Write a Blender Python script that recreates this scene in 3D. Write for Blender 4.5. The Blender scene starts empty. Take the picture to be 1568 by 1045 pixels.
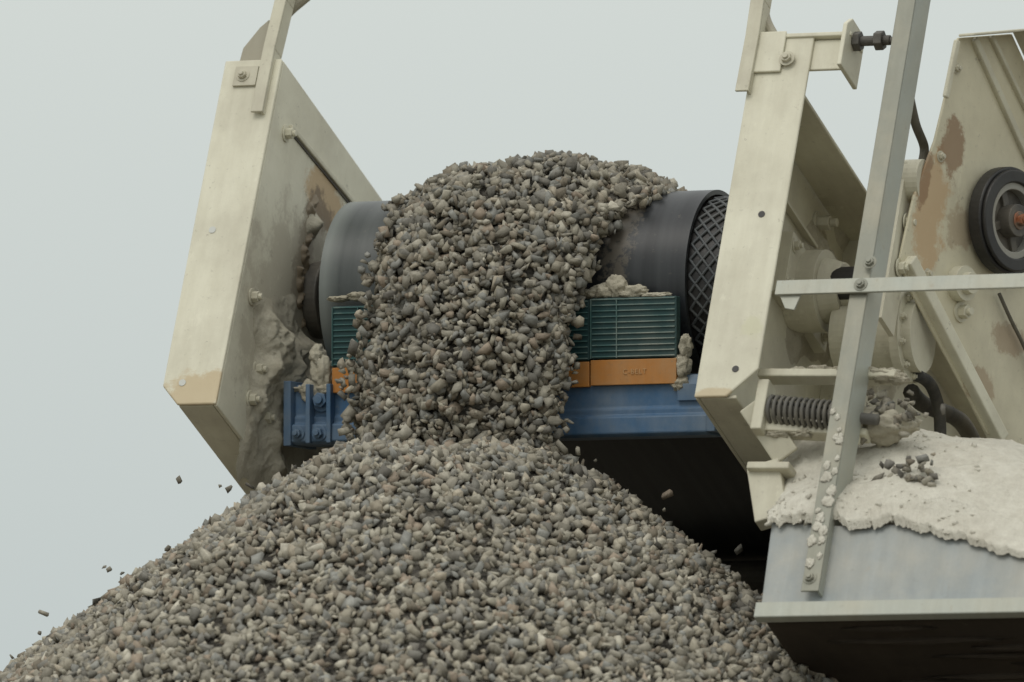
import bpy, bmesh, math, random
import numpy as np
from mathutils import Vector, Matrix, noise

random.seed(7); rng = np.random.default_rng(7)
scene = bpy.context.scene
rad = math.radians

# ------------------------------------------------------------------ camera
PITCH = rad(4.0)
CAM = Vector((0, -30, 2.0))
cam_d = bpy.data.cameras.new("Camera"); cam = bpy.data.objects.new("Camera", cam_d)
scene.collection.objects.link(cam); scene.camera = cam
cam.location = CAM; cam.rotation_euler = (rad(90) + PITCH, 0, 0)
cam_d.sensor_width = 36; cam_d.lens = 414.3
cam_d.clip_start = 0.5; cam_d.clip_end = 6000
cam_d.dof.use_dof = True; cam_d.dof.focus_distance = 29.7; cam_d.dof.aperture_fstop = 3.2
FPX = 414.3 / 36 * 1568
UPV = Vector((0, -math.sin(PITCH), math.cos(PITCH))); FW = Vector((0, math.cos(PITCH), math.sin(PITCH)))

def ray(px, py):
    return Vector((1, 0, 0)) * ((px - 784) / FPX) + UPV * ((522.5 - py) / FPX) + FW
def survey(M, px, py, axis, val):
    """photogrammetry: sight line met with a known plane of frame M"""
    Mi = M.inverted(); o = Mi @ CAM; d = Mi.to_3x3() @ ray(px, py)
    return o + d * ((val - o[axis]) / d[axis])

A = rad(22); T = rad(25)
O = survey(Matrix.Identity(4), 823, 450, 1, 0.0)
e1 = Vector((math.cos(A), -math.sin(A), 0)); g = Vector((math.sin(A), math.cos(A), 0)); Z = Vector((0, 0, 1))
vv = g * math.cos(T) - Z * math.sin(T); nn = g * math.sin(T) + Z * math.cos(T)
def frame(a, b, c, o):
    return Matrix(((a.x, b.x, c.x, o.x), (a.y, b.y, c.y, o.y), (a.z, b.z, c.z, o.z), (0, 0, 0, 1)))
K = frame(e1, vv, nn, O)      # inclined conveyor frame: x across, v back down the belt, n normal
H = frame(e1, g, Z, O)        # same, level
I4 = Matrix.Identity(4)
def SK(px, py, axis, val): return survey(K, px, py, axis, val)
def SH(px, py, axis, val): return survey(H, px, py, axis, val)

# ------------------------------------------------------------------ materials
def new_mat(name):
    m = bpy.data.materials.new(name); m.use_nodes = True
    nt = m.node_tree; b = nt.nodes["Principled BSDF"]
    return m, nt, b
def nz(nt, scale, detail=6, rough=0.6, vec=None, sc3=None):
    n = nt.nodes.new("ShaderNodeTexNoise"); n.inputs["Scale"].default_value = scale
    n.inputs["Detail"].default_value = detail; n.inputs["Roughness"].default_value = rough
    tc = nt.nodes.new("ShaderNodeTexCoord")
    if sc3:
        mp = nt.nodes.new("ShaderNodeMapping"); mp.inputs["Scale"].default_value = sc3
        nt.links.new(tc.outputs["Object"], mp.inputs[0]); nt.links.new(mp.outputs[0], n.inputs["Vector"])
    else:
        nt.links.new(tc.outputs["Object"], n.inputs["Vector"])
    return n
def ramp(nt, src, a, b, ca=(0, 0, 0, 1), cb=(1, 1, 1, 1)):
    r = nt.nodes.new("ShaderNodeValToRGB"); r.color_ramp.elements[0].position = a; r.color_ramp.elements[1].position = b
    r.color_ramp.elements[0].color = ca; r.color_ramp.elements[1].color = cb
    nt.links.new(src, r.inputs[0]); return r
def mul(nt, src, k):
    s = nt.nodes.new("ShaderNodeMath"); s.operation = 'MULTIPLY'; nt.links.new(src, s.inputs[0])
    if hasattr(k, "is_output"): nt.links.new(k, s.inputs[1])
    else: s.inputs[1].default_value = k
    return s.outputs[0]
def mix(nt, fac, a, b, mode='MIX'):
    m = nt.nodes.new("ShaderNodeMix"); m.data_type = 'RGBA'; m.blend_type = mode
    for sock, val in ((m.inputs[0], fac), (m.inputs[6], a), (m.inputs[7], b)):
        if hasattr(val, "is_output"): nt.links.new(val, sock)
        elif isinstance(val, (int, float)): sock.default_value = val
        else: sock.default_value = (*val, 1) if len(val) == 3 else val
    return m.outputs[2]
def bump(nt, b, h, strength=0.3, dist=0.01):
    bp = nt.nodes.new("ShaderNodeBump"); bp.inputs["Strength"].default_value = strength; bp.inputs["Distance"].default_value = dist
    nt.links.new(h, bp.inputs["Height"]); nt.links.new(bp.outputs[0], b.inputs["Normal"])

def near_mask(nt, center, radius, nsc=14, amt=0.7):
    """soft irregular patch around a point of the part (object coordinates)"""
    tc = nt.nodes.new("ShaderNodeTexCoord"); d = nt.nodes.new("ShaderNodeVectorMath"); d.operation = 'SUBTRACT'; d.inputs[1].default_value = center
    nt.links.new(tc.outputs["Object"], d.inputs[0])
    sc = nt.nodes.new("ShaderNodeVectorMath"); sc.operation = 'DIVIDE'; sc.inputs[1].default_value = radius; nt.links.new(d.outputs[0], sc.inputs[0])
    ln = nt.nodes.new("ShaderNodeVectorMath"); ln.operation = 'LENGTH'; nt.links.new(sc.outputs[0], ln.inputs[0])
    n = nz(nt, nsc, 10, 0.75); ad = nt.nodes.new("ShaderNodeMath"); ad.operation = 'MULTIPLY_ADD'; ad.inputs[1].default_value = -3.2; nt.links.new(n.outputs[0], ad.inputs[0]); nt.links.new(ln.outputs["Value"], ad.inputs[2])
    mp = nt.nodes.new("ShaderNodeMath"); mp.operation = 'ADD'; mp.inputs[1].default_value = 0.72; nt.links.new(ad.outputs[0], mp.inputs[0])
    return ramp(nt, mp.outputs[0], 0.0, 0.35, (amt, amt, amt, 1), (0, 0, 0, 1)).outputs[0]
def painted(name, base, dirt=(0.38, 0.345, 0.27), rust=(0.2, 0.09, 0.03), dirt_lo=0.42, dirt_hi=0.75, rust_lo=0.72, rust_hi=0.76, dust_amt=0.5, roughness=0.55, metallic=0.0, patches=()):
    m, nt, b = new_mat(name)
    n1 = nz(nt, 4.5, 8, 0.65); n2 = nz(nt, 9, 10, 0.7); n3 = nz(nt, 70, 4, 0.6); n4 = nz(nt, 6, 6, 0.6, sc3=(6, 1, 1))
    c = mix(nt, mul(nt, ramp(nt, n1.outputs[0], dirt_lo, dirt_hi).outputs[0], dust_amt), base, dirt)
    r4 = ramp(nt, n4.outputs[0], 0.3, 0.75, (0.90, 0.89, 0.86, 1), (1.04, 1.04, 1.03, 1))
    c = mix(nt, 1.0, c, r4.outputs[0], 'MULTIPLY')
    c = mix(nt, mul(nt, ramp(nt, n3.outputs[0], 0.62, 0.75).outputs[0], 0.3), c, tuple(x * 0.55 for x in dirt))
    n5 = nz(nt, 22, 8, 0.75); c = mix(nt, mul(nt, ramp(nt, n5.outputs[0], 0.63, 0.66).outputs[0], 0.6), c, tuple(x * 0.75 for x in dirt))
    n6 = nz(nt, 15, 8, 0.75, sc3=(1, 1.3, .5)); c = mix(nt, mul(nt, ramp(nt, n6.outputs[0], 0.60, 0.64).outputs[0], 0.35), c, tuple(min(.8, x * 1.12) for x in base))
    r2 = ramp(nt, n2.outputs[0], rust_lo, rust_hi); c = mix(nt, r2.outputs[0], c, rust)
    for (ce, ra, col, nsc, amt) in patches:
        c = mix(nt, near_mask(nt, ce, ra, nsc, amt), c, col)
    nt.links.new(c, b.inputs["Base Color"]); b.inputs["Roughness"].default_value = roughness; b.inputs["Metallic"].default_value = metallic
    bump(nt, b, n2.outputs[0], 0.25, 0.006)
    return m

CR = (0.71, 0.69, 0.565)
VF = -0.458   # front plane of the side frames
t = 0.010
wl = SK(431, 90, 1, VF); wb = SK(331, 618, 1, VF); fl_ = SK(249, 590, 1, VF); ft_ = SK(346, 88, 1, VF)
xw = (wl.x + wb.x) / 2; ntop, nbot = wl.z, wb.z
tan = (0.50, 0.38, 0.21); brn = (0.16, 0.11, 0.06); dst = (0.42, 0.385, 0.31)
cream = painted("cream_paint", CR, patches=((SK(305, 605, 1, VF)[:], (.09, .1, .06), tan, 9, .7), (SK(1095, 606, 1, VF)[:], (.05, .1, .02), tan, 9, .6), (SK(1150, 500, 1, VF)[:], (.03, .1, .03), (.60, .59, .40), 14, .5)))
cream_in = painted("cream_paint_dusty", (0.63, 0.61, 0.49), dirt=dst, dirt_lo=0.35, dirt_hi=0.65, dust_amt=0.6)
cream_web = painted("cream_web_stained", (0.69, 0.67, 0.55), dirt=dst, dirt_lo=0.4, dirt_hi=0.68, dust_amt=0.45, patches=(
    (SK(500, 310, 0, xw)[:], (.2, .13, .06), (0.46, 0.31, 0.15), 12, .8), (SK(490, 325, 0, xw)[:], (.2, .09, .045), brn, 16, .85),
    (SK(466, 390, 0, xw)[:], (.2, .05, .13), (.2, .16, .11), 22, .8), (SK(445, 520, 0, xw)[:], (.2, .3, .28), (.40, .36, .28), 10, .6)))
galv = painted("galvanised_steel", (0.40, 0.42, 0.38), dirt=(0.46, 0.43, 0.34), dust_amt=0.6, rust_lo=0.8, rust_hi=0.85, roughness=0.5, metallic=0.25)
galv_post_shade = painted("galvanised_post_shade", (0.27, 0.275, 0.235), dirt=(0.40, 0.37, 0.29), dirt_lo=.46, dust_amt=0.75, rust_lo=0.8, rust_hi=0.85, roughness=0.5, metallic=0.25)  # darker galvanised copy: shade of the post's front face is in the colour
galv_blue = painted("galvanised_sheet", (0.33, 0.36, 0.37), dirt=(0.50, 0.48, 0.42), dust_amt=0.75, rust_lo=0.8, rust_hi=0.85, roughness=0.6, metallic=0.15)
blue = painted("blue_paint", (0.045, 0.130, 0.265), dirt=(0.24, 0.27, 0.29), dirt_lo=0.38, dirt_hi=0.72, dust_amt=0.75, rust_lo=0.8, rust_hi=0.85, roughness=0.55)
padgreen = painted("rubber_pad_teal", (0.012, 0.055, 0.06), dirt=(0.15, 0.17, 0.15), dirt_lo=0.45, dirt_hi=0.8, dust_amt=0.55, rust_lo=0.85, rust_hi=0.9, roughness=0.6)
ribmat = painted("rib_dusty", (0.06, 0.15, 0.15), dirt=(0.38, 0.40, 0.36), dirt_lo=0.42, dirt_hi=0.64, dust_amt=0.85, rust_lo=0.85, rust_hi=0.9, roughness=0.7)
orange = painted("orange_label", (0.52, 0.21, 0.04), dirt=(0.38, 0.31, 0.2), dust_amt=0.6, rust_lo=0.72, rust_hi=0.8, roughness=0.6)
letter = painted("letter_paint", (0.60, 0.36, 0.16), rust_lo=0.9, rust_hi=0.95)
darkmetal = painted("dark_metal", (0.06, 0.058, 0.055), dirt=(0.26, 0.23, 0.18), dirt_lo=0.4, dirt_hi=0.7, dust_amt=0.65, rust_lo=0.66, rust_hi=0.75)
dirt_shade_under = painted("dirty_shaded_underside", (0.040, 0.031, 0.022), dirt=(0.09, 0.07, 0.05), rust_lo=0.9, rust_hi=0.95, roughness=0.9)  # dirt, with the shade under the deck put into the near-black colour
black = painted("black_rubber", (0.014, 0.014, 0.015), dirt=(0.07, 0.065, 0.058), rust_lo=0.9, rust_hi=0.95, roughness=0.45)
hosem = painted("hose_rubber", (0.03, 0.03, 0.029), dirt=(0.16, 0.145, 0.115), dirt_lo=.35, dirt_hi=.6, rust_lo=0.9, rust_hi=0.95, roughness=0.85, dust_amt=.8)

def dust_mat(name, col, col2, bs=0.8, bd=.010, speck=.78):
    m, nt, b = new_mat(name)
    n1 = nz(nt, 7, 8, 0.7); n2 = nz(nt, 45, 8, 0.75); n3 = nz(nt, 200, 4, 0.7)
    r1 = ramp(nt, n1.outputs[0], 0.35, 0.7); c = mix(nt, r1.outputs[0], col, col2)
    r2 = ramp(nt, n2.outputs[0], 0.35, 0.7, (0.86, 0.85, 0.83, 1), (1.06, 1.06, 1.05, 1)); c = mix(nt, 1.0, c, r2.outputs[0], 'MULTIPLY')
    r3 = ramp(nt, n3.outputs[0], 0.3, 0.42, (speck, speck, speck * .97, 1), (1, 1, 1, 1)); c = mix(nt, 1.0, c, r3.outputs[0], 'MULTIPLY')
    nt.links.new(c, b.inputs["Base Color"]); b.inputs["Roughness"].default_value = 0.95
    b.inputs["Specular IOR Level"].default_value = 0.1
    ad = nt.nodes.new("ShaderNodeMath"); ad.operation = 'ADD'
    nt.links.new(n2.outputs[0], ad.inputs[0]); nt.links.new(n3.outputs[0], ad.inputs[1]); bump(nt, b, ad.outputs[0], bs, bd)
    return m
dust = dust_mat("stone_dust", (0.55, 0.52, 0.43), (0.42, 0.385, 0.30), .6, .008)
sand = dust_mat("sand_spill", (0.74, 0.72, 0.64), (0.62, 0.59, 0.51), .6, .008, .86)

# belt rubber
belt_m, nt, b = new_mat("belt_rubber")
tc = nt.nodes.new("ShaderNodeTexCoord"); sx = nt.nodes.new("ShaderNodeSeparateXYZ"); nt.links.new(tc.outputs["Object"], sx.inputs[0])
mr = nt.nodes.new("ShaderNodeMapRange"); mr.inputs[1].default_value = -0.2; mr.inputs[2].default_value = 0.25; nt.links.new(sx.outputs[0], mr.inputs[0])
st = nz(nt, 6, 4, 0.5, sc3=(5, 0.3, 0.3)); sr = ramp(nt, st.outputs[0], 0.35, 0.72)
c1 = mix(nt, mr.outputs[0], (0.040, 0.048, 0.048), (0.011, 0.013, 0.016)); c2 = mix(nt, mr.outputs[0], (0.075, 0.084, 0.082), (0.036, 0.04, 0.044))  # lighter left side and streaks: dust plus sheen painted into the colour
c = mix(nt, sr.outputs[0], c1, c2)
me_ = nt.nodes.new("ShaderNodeMapRange"); me_.inputs[1].default_value = -0.485; me_.inputs[2].default_value = -0.445; me_.inputs[3].default_value = 0.8; me_.inputs[4].default_value = 0.0; nt.links.new(sx.outputs[0], me_.inputs[0])
c = mix(nt, me_.outputs[0], c, (.20, .22, .21))  # pale band paints the highlight along the left rim
dn = nz(nt, 60, 6, 0.7); c = mix(nt, mul(nt, ramp(nt, dn.outputs[0], 0.6, 0.74).outputs[0], 0.25), c, (0.25, 0.22, 0.17))
c = mix(nt, near_mask(nt, (.31, -.1, .2), (.045, .3, .4), 40, .6), c, (.15, .13, .10))
nt.links.new(c, b.inputs["Base Color"]); b.inputs["Roughness"].default_value = 0.38
bump(nt, b, st.outputs[0], 0.08, 0.004)

# gravel
def gravel_mat():
    m, nt, b = new_mat("gravel_stone")
    at = nt.nodes.new("ShaderNodeAttribute"); at.attribute_name = "stone_col"
    n1 = nz(nt, 90, 5, 0.65); r = ramp(nt, n1.outputs[0], 0.3, 0.72, (0.76, 0.75, 0.73, 1), (1.16, 1.16, 1.14, 1))
    c = mix(nt, 1.0, at.outputs["Color"], r.outputs[0], 'MULTIPLY'); nt.links.new(c, b.inputs["Base Color"])
    b.inputs["Roughness"].default_value = 0.88; b.inputs["Specular IOR Level"].default_value = 0.2
    n2 = nz(nt, 220, 4, 0.6); bump(nt, b, n2.outputs[0], 0.4, 0.003)
    return m
gravel = gravel_mat()
bed, nt, b = new_mat("gravel_bed")
vo = nt.nodes.new("ShaderNodeTexVoronoi"); vo.inputs["Scale"].default_value = 60
tc = nt.nodes.new("ShaderNodeTexCoord"); nt.links.new(tc.outputs["Object"], vo.inputs["Vector"])
bw = nt.nodes.new("ShaderNodeRGBToBW"); nt.links.new(vo.outputs["Color"], bw.inputs[0])
c = ramp(nt, bw.outputs[0], 0.2, 0.8, (.06, .054, .045, 1), (.16, .147, .122, 1)).outputs[0]  # darker than the stones: shade in the gaps is put into the colour
nt.links.new(c, b.inputs["Base Color"]); b.inputs["Roughness"].default_value = 0.95; bump(nt, b, vo.outputs["Distance"], 1.0, 0.02)
grd = dust_mat("quarry_floor", (0.30, 0.26, 0.2), (0.22, 0.19, 0.15))

# ------------------------------------------------------------------ mesh helpers
def empty(name, loc):
    e = bpy.data.objects.new(name, None); scene.collection.objects.link(e); e.location = loc
    bpy.context.view_layer.update(); return e
def parent_to(o, p):
    if p is not None:
        bpy.context.view_layer.update()
        o.parent = p; o.matrix_parent_inverse = p.matrix_world.inverted()
def mk(name, verts, faces, mat, M=K, par=None, bevel=0.0, smooth=False):
    me = bpy.data.meshes.new(name); me.from_pydata([tuple(v) for v in verts], [], faces); me.update()
    bm = bmesh.new(); bm.from_mesh(me); bmesh.ops.recalc_face_normals(bm, faces=bm.faces); bm.to_mesh(me); bm.free()
    o = bpy.data.objects.new(name, me); scene.collection.objects.link(o); o.matrix_world = M; me.materials.append(mat)
    if smooth:
        for p in me.polygons: p.use_smooth = True
    if bevel > 0:
        md = o.modifiers.new("bev", 'BEVEL'); md.width = bevel; md.segments = 2; md.limit_method = 'ANGLE'; md.angle_limit = rad(35)
    parent_to(o, par); return o
class Acc:
    def __init__(s): s.v = []; s.f = []
    def add(s, v, f):
        k = len(s.v); s.v += [Vector(a) for a in v]; s.f += [tuple(i + k for i in q) for q in f]; return s
    def box(s, x0, x1, y0, y1, z0, z1):
        v = [(x, y, z) for x in (x0, x1) for y in (y0, y1) for z in (z0, z1)]
        return s.add(v, [(0, 1, 3, 2), (4, 6, 7, 5), (0, 4, 5, 1), (2, 3, 7, 6), (0, 2, 6, 4), (1, 5, 7, 3)])
    def prism(s, pts, ext):
        ext = Vector(ext); n = len(pts); v = [Vector(p) for p in pts] + [Vector(p) + ext for p in pts]
        f = [tuple(range(n)), tuple(range(2 * n - 1, n - 1, -1))] + [(i, (i + 1) % n, n + (i + 1) % n, n + i) for i in range(n)]
        return s.add(v, f)
    def cyl(s, p0, p1, r, seg=24, r1=None):
        p0 = Vector(p0); p1 = Vector(p1); d = (p1 - p0).normalized(); a = d.orthogonal().normalized(); c = d.cross(a)
        r1 = r if r1 is None else r1
        v = [p0 + (a * math.cos(2 * math.pi * i / seg) + c * math.sin(2 * math.pi * i / seg)) * r for i in range(seg)]
        v += [p1 + (a * math.cos(2 * math.pi * i / seg) + c * math.sin(2 * math.pi * i / seg)) * r1 for i in range(seg)]
        f = [tuple(range(seg)), tuple(range(2 * seg - 1, seg - 1, -1))] + [(i, (i + 1) % seg, seg + (i + 1) % seg, seg + i) for i in range(seg)]
        return s.add(v, f)
    def bar(s, p0, p1, w, t, wdir):
        p0 = Vector(p0); p1 = Vector(p1); d = (p1 - p0).normalized(); w_ = Vector(wdir); w_ = (w_ - d * w_.dot(d)).normalized(); q = d.cross(w_)
        pts = [p0 + w_ * (w / 2) + q * (t / 2), p0 - w_ * (w / 2) + q * (t / 2), p0 - w_ * (w / 2) - q * (t / 2), p0 + w_ * (w / 2) - q * (t / 2)]
        return s.prism(pts, p1 - p0)
    def tube(s, pts, r, seg=10):
        pts = [Vector(p) for p in pts]; v = []; n = len(pts); a = None
        for i, p in enumerate(pts):
            d = (pts[min(i + 1, n - 1)] - pts[max(i - 1, 0)]).normalized()
            a = d.orthogonal().normalized() if a is None else (a - d * a.dot(d)).normalized()
            c = d.cross(a)
            v += [p + (a * math.cos(2 * math.pi * k / seg) + c * math.sin(2 * math.pi * k / seg)) * r for k in range(seg)]
        f = [(i * seg + k, i * seg + (k + 1) % seg, (i + 1) * seg + (k + 1) % seg, (i + 1) * seg + k) for i in range(n - 1) for k in range(seg)]
        f += [tuple(range(seg)), tuple(range((n - 1) * seg, n * seg))]
        return s.add(v, f)
    def blob(s, c, r, rough=0.25, freq=3.0, sub=4):
        bm = bmesh.new(); bmesh.ops.create_icosphere(bm, subdivisions=sub, radius=1)
        off = Vector((random.random() * 50, random.random() * 50, random.random() * 50)); c = Vector(c)
        vs = []
        for q in bm.verts:
            p = q.co.copy(); k = 1 + rough * noise.fractal(p * freq * 0.6 + off, 0.8, 2.1, 5) * 1.3
            vs.append(c + Vector((p.x * r[0], p.y * r[1], p.z * r[2])) * k)
        fs = [tuple(v.index for v in f.verts) for f in bm.faces]; bm.free()
        return s.add(vs, fs)
    def make(s, name, mat, M=K, par=None, bevel=0.0, smooth=False):
        return mk(name, s.v, s.f, mat, M, par, bevel, smooth)
def smooth_path(P, n=12):
    P = [Vector(p) for p in P]; out = []
    for i in range(len(P) - 1):
        p0 = P[max(i - 1, 0)]; p1 = P[i]; p2 = P[i + 1]; p3 = P[min(i + 2, len(P) - 1)]
        for k in range(n):
            u = k / n; out.append(0.5 * ((2 * p1) + (p2 - p0) * u + (2 * p0 - 5 * p1 + 4 * p2 - p3) * u * u + (3 * p1 - p0 - 3 * p2 + p3) * u ** 3))
    out.append(P[-1]); return out
def caked(name, M, axis_x, sgn, centers, par, mat, step=0.004, nscale=9, namp=0.012, rgh=.24):
    """dust caked on a vertical web: height field x(v,n) = sum of soft mounds; centers: (v,n,sv,sn,h)"""
    v0 = min(c[0] - 2.6 * c[2] for c in centers); v1 = max(c[0] + 2.6 * c[2] for c in centers)
    n0 = min(c[1] - 2.6 * c[3] for c in centers); n1 = max(c[1] + 2.6 * c[3] for c in centers)
    nv = int((v1 - v0) / step) + 1; nk = int((n1 - n0) / step) + 1; V = []; hgt = []
    for i in range(nv):
        for j in range(nk):
            a = v0 + i * step; b_ = n0 + j * step; h = 0
            wob = Vector((a * nscale, b_ * nscale, axis_x)); da = noise.noise(wob * 1.7) * .02; db = noise.noise(wob * 1.7 + Vector((9, 3, 1))) * .02
            for c in centers:
                e = ((a + da - c[0]) / c[2]) ** 2 + ((b_ + db - c[1]) / c[3]) ** 2
                if e < 8: h = h + c[4] * math.exp(-e * .9) * (1 if h <= 0 else .7)
            f = noise.fractal(wob * 1.6, 0.8, 2.1, 6)
            h = h * (1 + rgh * f) + namp * f * min(1, h * 30) - 0.006
            V.append((axis_x + sgn * h, a, b_)); hgt.append(h)
    F = []
    for i in range(nv - 1):
        for j in range(nk - 1):
            q = (i * nk + j, (i + 1) * nk + j, (i + 1) * nk + j + 1, i * nk + j + 1)
            if max(hgt[k] for k in q) > -0.004: F.append(q)
    return mk(name, V, F, mat, M, par, 0, True)

# ------------------------------------------------------------------ stones
protos = []
for k in range(32):
    bm = bmesh.new()
    if k % 3:
        for sx_ in (-1, 1):
            for sy_ in (-1, 1):
                for sz_ in (-1, 1):
                    bm.verts.new(Vector((sx_, sy_, sz_)) * 0.68 * random.uniform(.65, 1.2) + Vector(rng.normal(size=3)) * .22)
        bm.verts.new(Vector(rng.normal(size=3)).normalized() * 1.05)
    else:
        for i in range(random.choice((8, 9, 11))): bm.verts.new(Vector(rng.normal(size=3)).normalized() * random.uniform(0.8, 1.15))
    bmesh.ops.convex_hull(bm, input=bm.verts)
    bmesh.ops.delete(bm, geom=[v for v in bm.verts if not v.link_faces], context='VERTS')
    bmesh.ops.triangulate(bm, faces=bm.faces); bm.verts.index_update()
    protos.append((np.array([v.co[:] for v in bm.verts]), np.array([[v.index for v in f.verts] for f in bm.faces]))); bm.free()
PAL = np.array([(.355, .332, .28), (.30, .28, .235), (.42, .395, .33), (.255, .225, .18), (.355, .295, .235), (.52, .49, .415), (.19, .18, .16), (.30, .30, .28), (.38, .35, .285), (.43, .385, .31), (.26, .25, .225)])
PW = np.array([16, 16, 12, 9, 7, 5, 6, 12, 12, 5, 12], float); PW /= PW.sum()
def stones(name, pos, size, par=None, tint=1.0):
    n = len(pos); q = rng.normal(size=(n, 4)); q /= np.linalg.norm(q, axis=1)[:, None]
    w, x, y, z = q.T
    R = np.stack([1 - 2 * (y * y + z * z), 2 * (x * y - z * w), 2 * (x * z + y * w), 2 * (x * y + z * w), 1 - 2 * (x * x + z * z), 2 * (y * z - x * w), 2 * (x * z - y * w), 2 * (y * z + x * w), 1 - 2 * (x * x + y * y)], 1).reshape(n, 3, 3)
    S = np.stack([rng.uniform(0.95, 1.5, n), rng.uniform(0.7, 1.05, n), rng.uniform(0.42, 0.82, n)], 1) * size[:, None]
    col = PAL[rng.choice(len(PAL), n, p=PW)] * rng.uniform(0.82, 1.18, (n, 1)) * tint
    pid = rng.integers(0, len(protos), n)
    V = []; F = []; C = []; base = 0
    for k, (pv, pf) in enumerate(protos):
        idx = np.where(pid == k)[0]
        if not len(idx): continue
        vs = pv[None] * S[idx][:, None, :]; vs = np.einsum('nij,nkj->nki', R[idx], vs) + pos[idx][:, None, :]
        V.append(vs.reshape(-1, 3)); F.append((pf[None] + (np.arange(len(idx)) * len(pv))[:, None, None] + base).reshape(-1, 3))
        C.append(np.repeat(col[idx], len(pv), 0)); base += len(idx) * len(pv)
    V = np.concatenate(V).astype(np.float32); F = np.concatenate(F).astype(np.int32); C = np.concatenate(C)
    me = bpy.data.meshes.new(name); me.vertices.add(len(V)); me.vertices.foreach_set("co", V.ravel())
    me.loops.add(F.size); me.loops.foreach_set("vertex_index", F.ravel())
    me.polygons.add(len(F)); me.polygons.foreach_set("loop_start", np.arange(0, F.size, 3, dtype=np.int32)); me.polygons.foreach_set("loop_total", np.full(len(F), 3, dtype=np.int32))
    me.update(calc_edges=True)
    at = me.attributes.new("stone_col", 'FLOAT_COLOR', 'POINT'); at.data.foreach_set("color", np.concatenate([C, np.ones((len(C), 1))], 1).astype(np.float32).ravel())
    me.validate()
    o = bpy.data.objects.new(name, me); scene.collection.objects.link(o); me.materials.append(gravel)
    parent_to(o, par); return o

# ------------------------------------------------------------------ ground
gr = Acc(); gr.add([(-2500, -2500, 0), (2500, -2500, 0), (2500, 2500, 0), (-2500, 2500, 0)], [(0, 1, 2, 3)]); gr.make("ground", grd, I4)

# ------------------------------------------------------------------ gravel pile
C0 = survey(I4, 668, 690, 1, -0.50)
def pile_z(x, y):
    dx = x - C0.x; dy = y - C0.y; r = np.hypot(dx, dy) + 1e-6
    k = 0.79 - 0.085 * (-dx / r) * (dx < 0)
    r0 = 0.22 + 0.03 * np.sin(3 * np.arctan2(dy, dx) + 1)
    rr = np.maximum(r - r0, 0); c = 0.085
    z = C0.z - k * (np.sqrt(rr * rr + c * c) - c)
    z = z + 0.018 * np.sin(5.1 * x + 1.3 * y) * np.sin(4.3 * y - 1.0) + 0.010 * np.sin(13 * x + 4) * np.sin(11 * y)
    return z
NR, NA = 150, 256
vs = []; fs = []
for i in range(NR):
    r = 6.2 * (i / (NR - 1)) ** 1.6
    for j in range(NA):
        a = 2 * math.pi * j / NA; x = C0.x + r * math.cos(a); y = C0.y + r * math.sin(a)
        z = float(pile_z(np.array(x), np.array(y))) - 0.012 + 0.01 * noise.noise(Vector((x * 12, y * 12, 0)))
        vs.append((x, y, max(z, -0.05)))
for i in range(NR - 1):
    for j in range(NA):
        fs.append((i * NA + j, i * NA + (j + 1) % NA, (i + 1) * NA + (j + 1) % NA, (i + 1) * NA + j))
pile = mk("gravel_pile", vs, fs, bed, I4, None, 0, True)
def scatter(n, r0, r1, s0, s1, j=.011, pw=(1.8, 2.4)):
    r = np.sqrt(rng.uniform(r0 * r0, r1 * r1, n)); a = rng.uniform(0, 2 * math.pi, n)
    x = C0.x + r * np.cos(a); y = C0.y + r * np.sin(a); z = pile_z(x, y)
    sz = s0 + (s1 - s0) * rng.beta(*pw, n); z = z + rng.uniform(-j, j, n); keep = z > 0
    return np.stack([x, y, z], 1)[keep], sz[keep]
p, s = scatter(40000, 0, 1.75, 0.009, 0.0215); stones("pile_stones", p, s, pile)
p, s = scatter(7000, 0, 1.75, 0.005, 0.011, .010); stones("pile_chips", p, s, pile, .9)
p, s = scatter(20000, 1.7, 5.4, 0.015, 0.036); stones("pile_outer_stones", p, s, pile)

# ------------------------------------------------------------------ falling stream of gravel
hp = [(-1.35, -.354), (-.60, -.005), (-.106, .229), (0.0, .252), (.11, .228), (.21, .165), (.295, .06), (.36, -.07), (.41, -.21), (.45, -.36), (.48, -.54)]
th = [.06, .065, .080, .087, .095, .108, .12, .13, .135, .135, .13]
xl = [-.24, -.27, -.305, -.315, -.315, -.30, -.29, -.30, -.30, -.305, -.335]
xr = [.33, .37, .385, .375, .335, .29, .26, .245, .24, .235, .26]
par_ = np.concatenate([[0], np.cumsum([math.dist(hp[i], hp[i + 1]) for i in range(len(hp) - 1)])])
L_ = par_[-1]; hh = np.array([a[0] for a in hp]); hz = np.array([a[1] for a in hp])
fine = np.linspace(0, L_, 400)
def sm(arr, k=13):
    y = np.interp(fine, par_, arr); yp = np.pad(y, k, mode='reflect', reflect_type='odd'); ker = np.ones(2 * k + 1) / (2 * k + 1)
    return np.convolve(yp, ker, 'valid')
fh, fz, ft, fl, fr = sm(hh), sm(hz), sm(th), sm(xl), sm(xr)
th_ = np.gradient(fh), np.gradient(fz); ln = np.hypot(*th_); nh = -th_[1] / ln; nzv = th_[0] / ln
def strm(s, w, d=1.0):
    f = lambda a: np.interp(s, fine, a)
    xc = (f(fl) + f(fr)) / 2; hw = (f(fr) - f(fl)) / 2
    t = f(ft) * np.clip(1 - np.abs(w) ** 2.6, 0, 1) ** 0.7 * d
    lump = 1 + 0.10 * np.sin(9 * s + 4 * w) + 0.09 * np.sin(17 * s - 7 * w + 2)
    t = t * lump
    hx = xc + hw * w * (1 + 0.035 * np.sin(21 * s) + 0.03 * np.sin(47 * s + 1))
    return np.stack([hx, -(f(fh) + f(nh) * t), f(fz) + f(nzv) * t], -1)
HM = np.array(H)
def toW(p): return p @ HM[:3, :3].T + HM[:3, 3]
NS, NW = 120, 40
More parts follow.
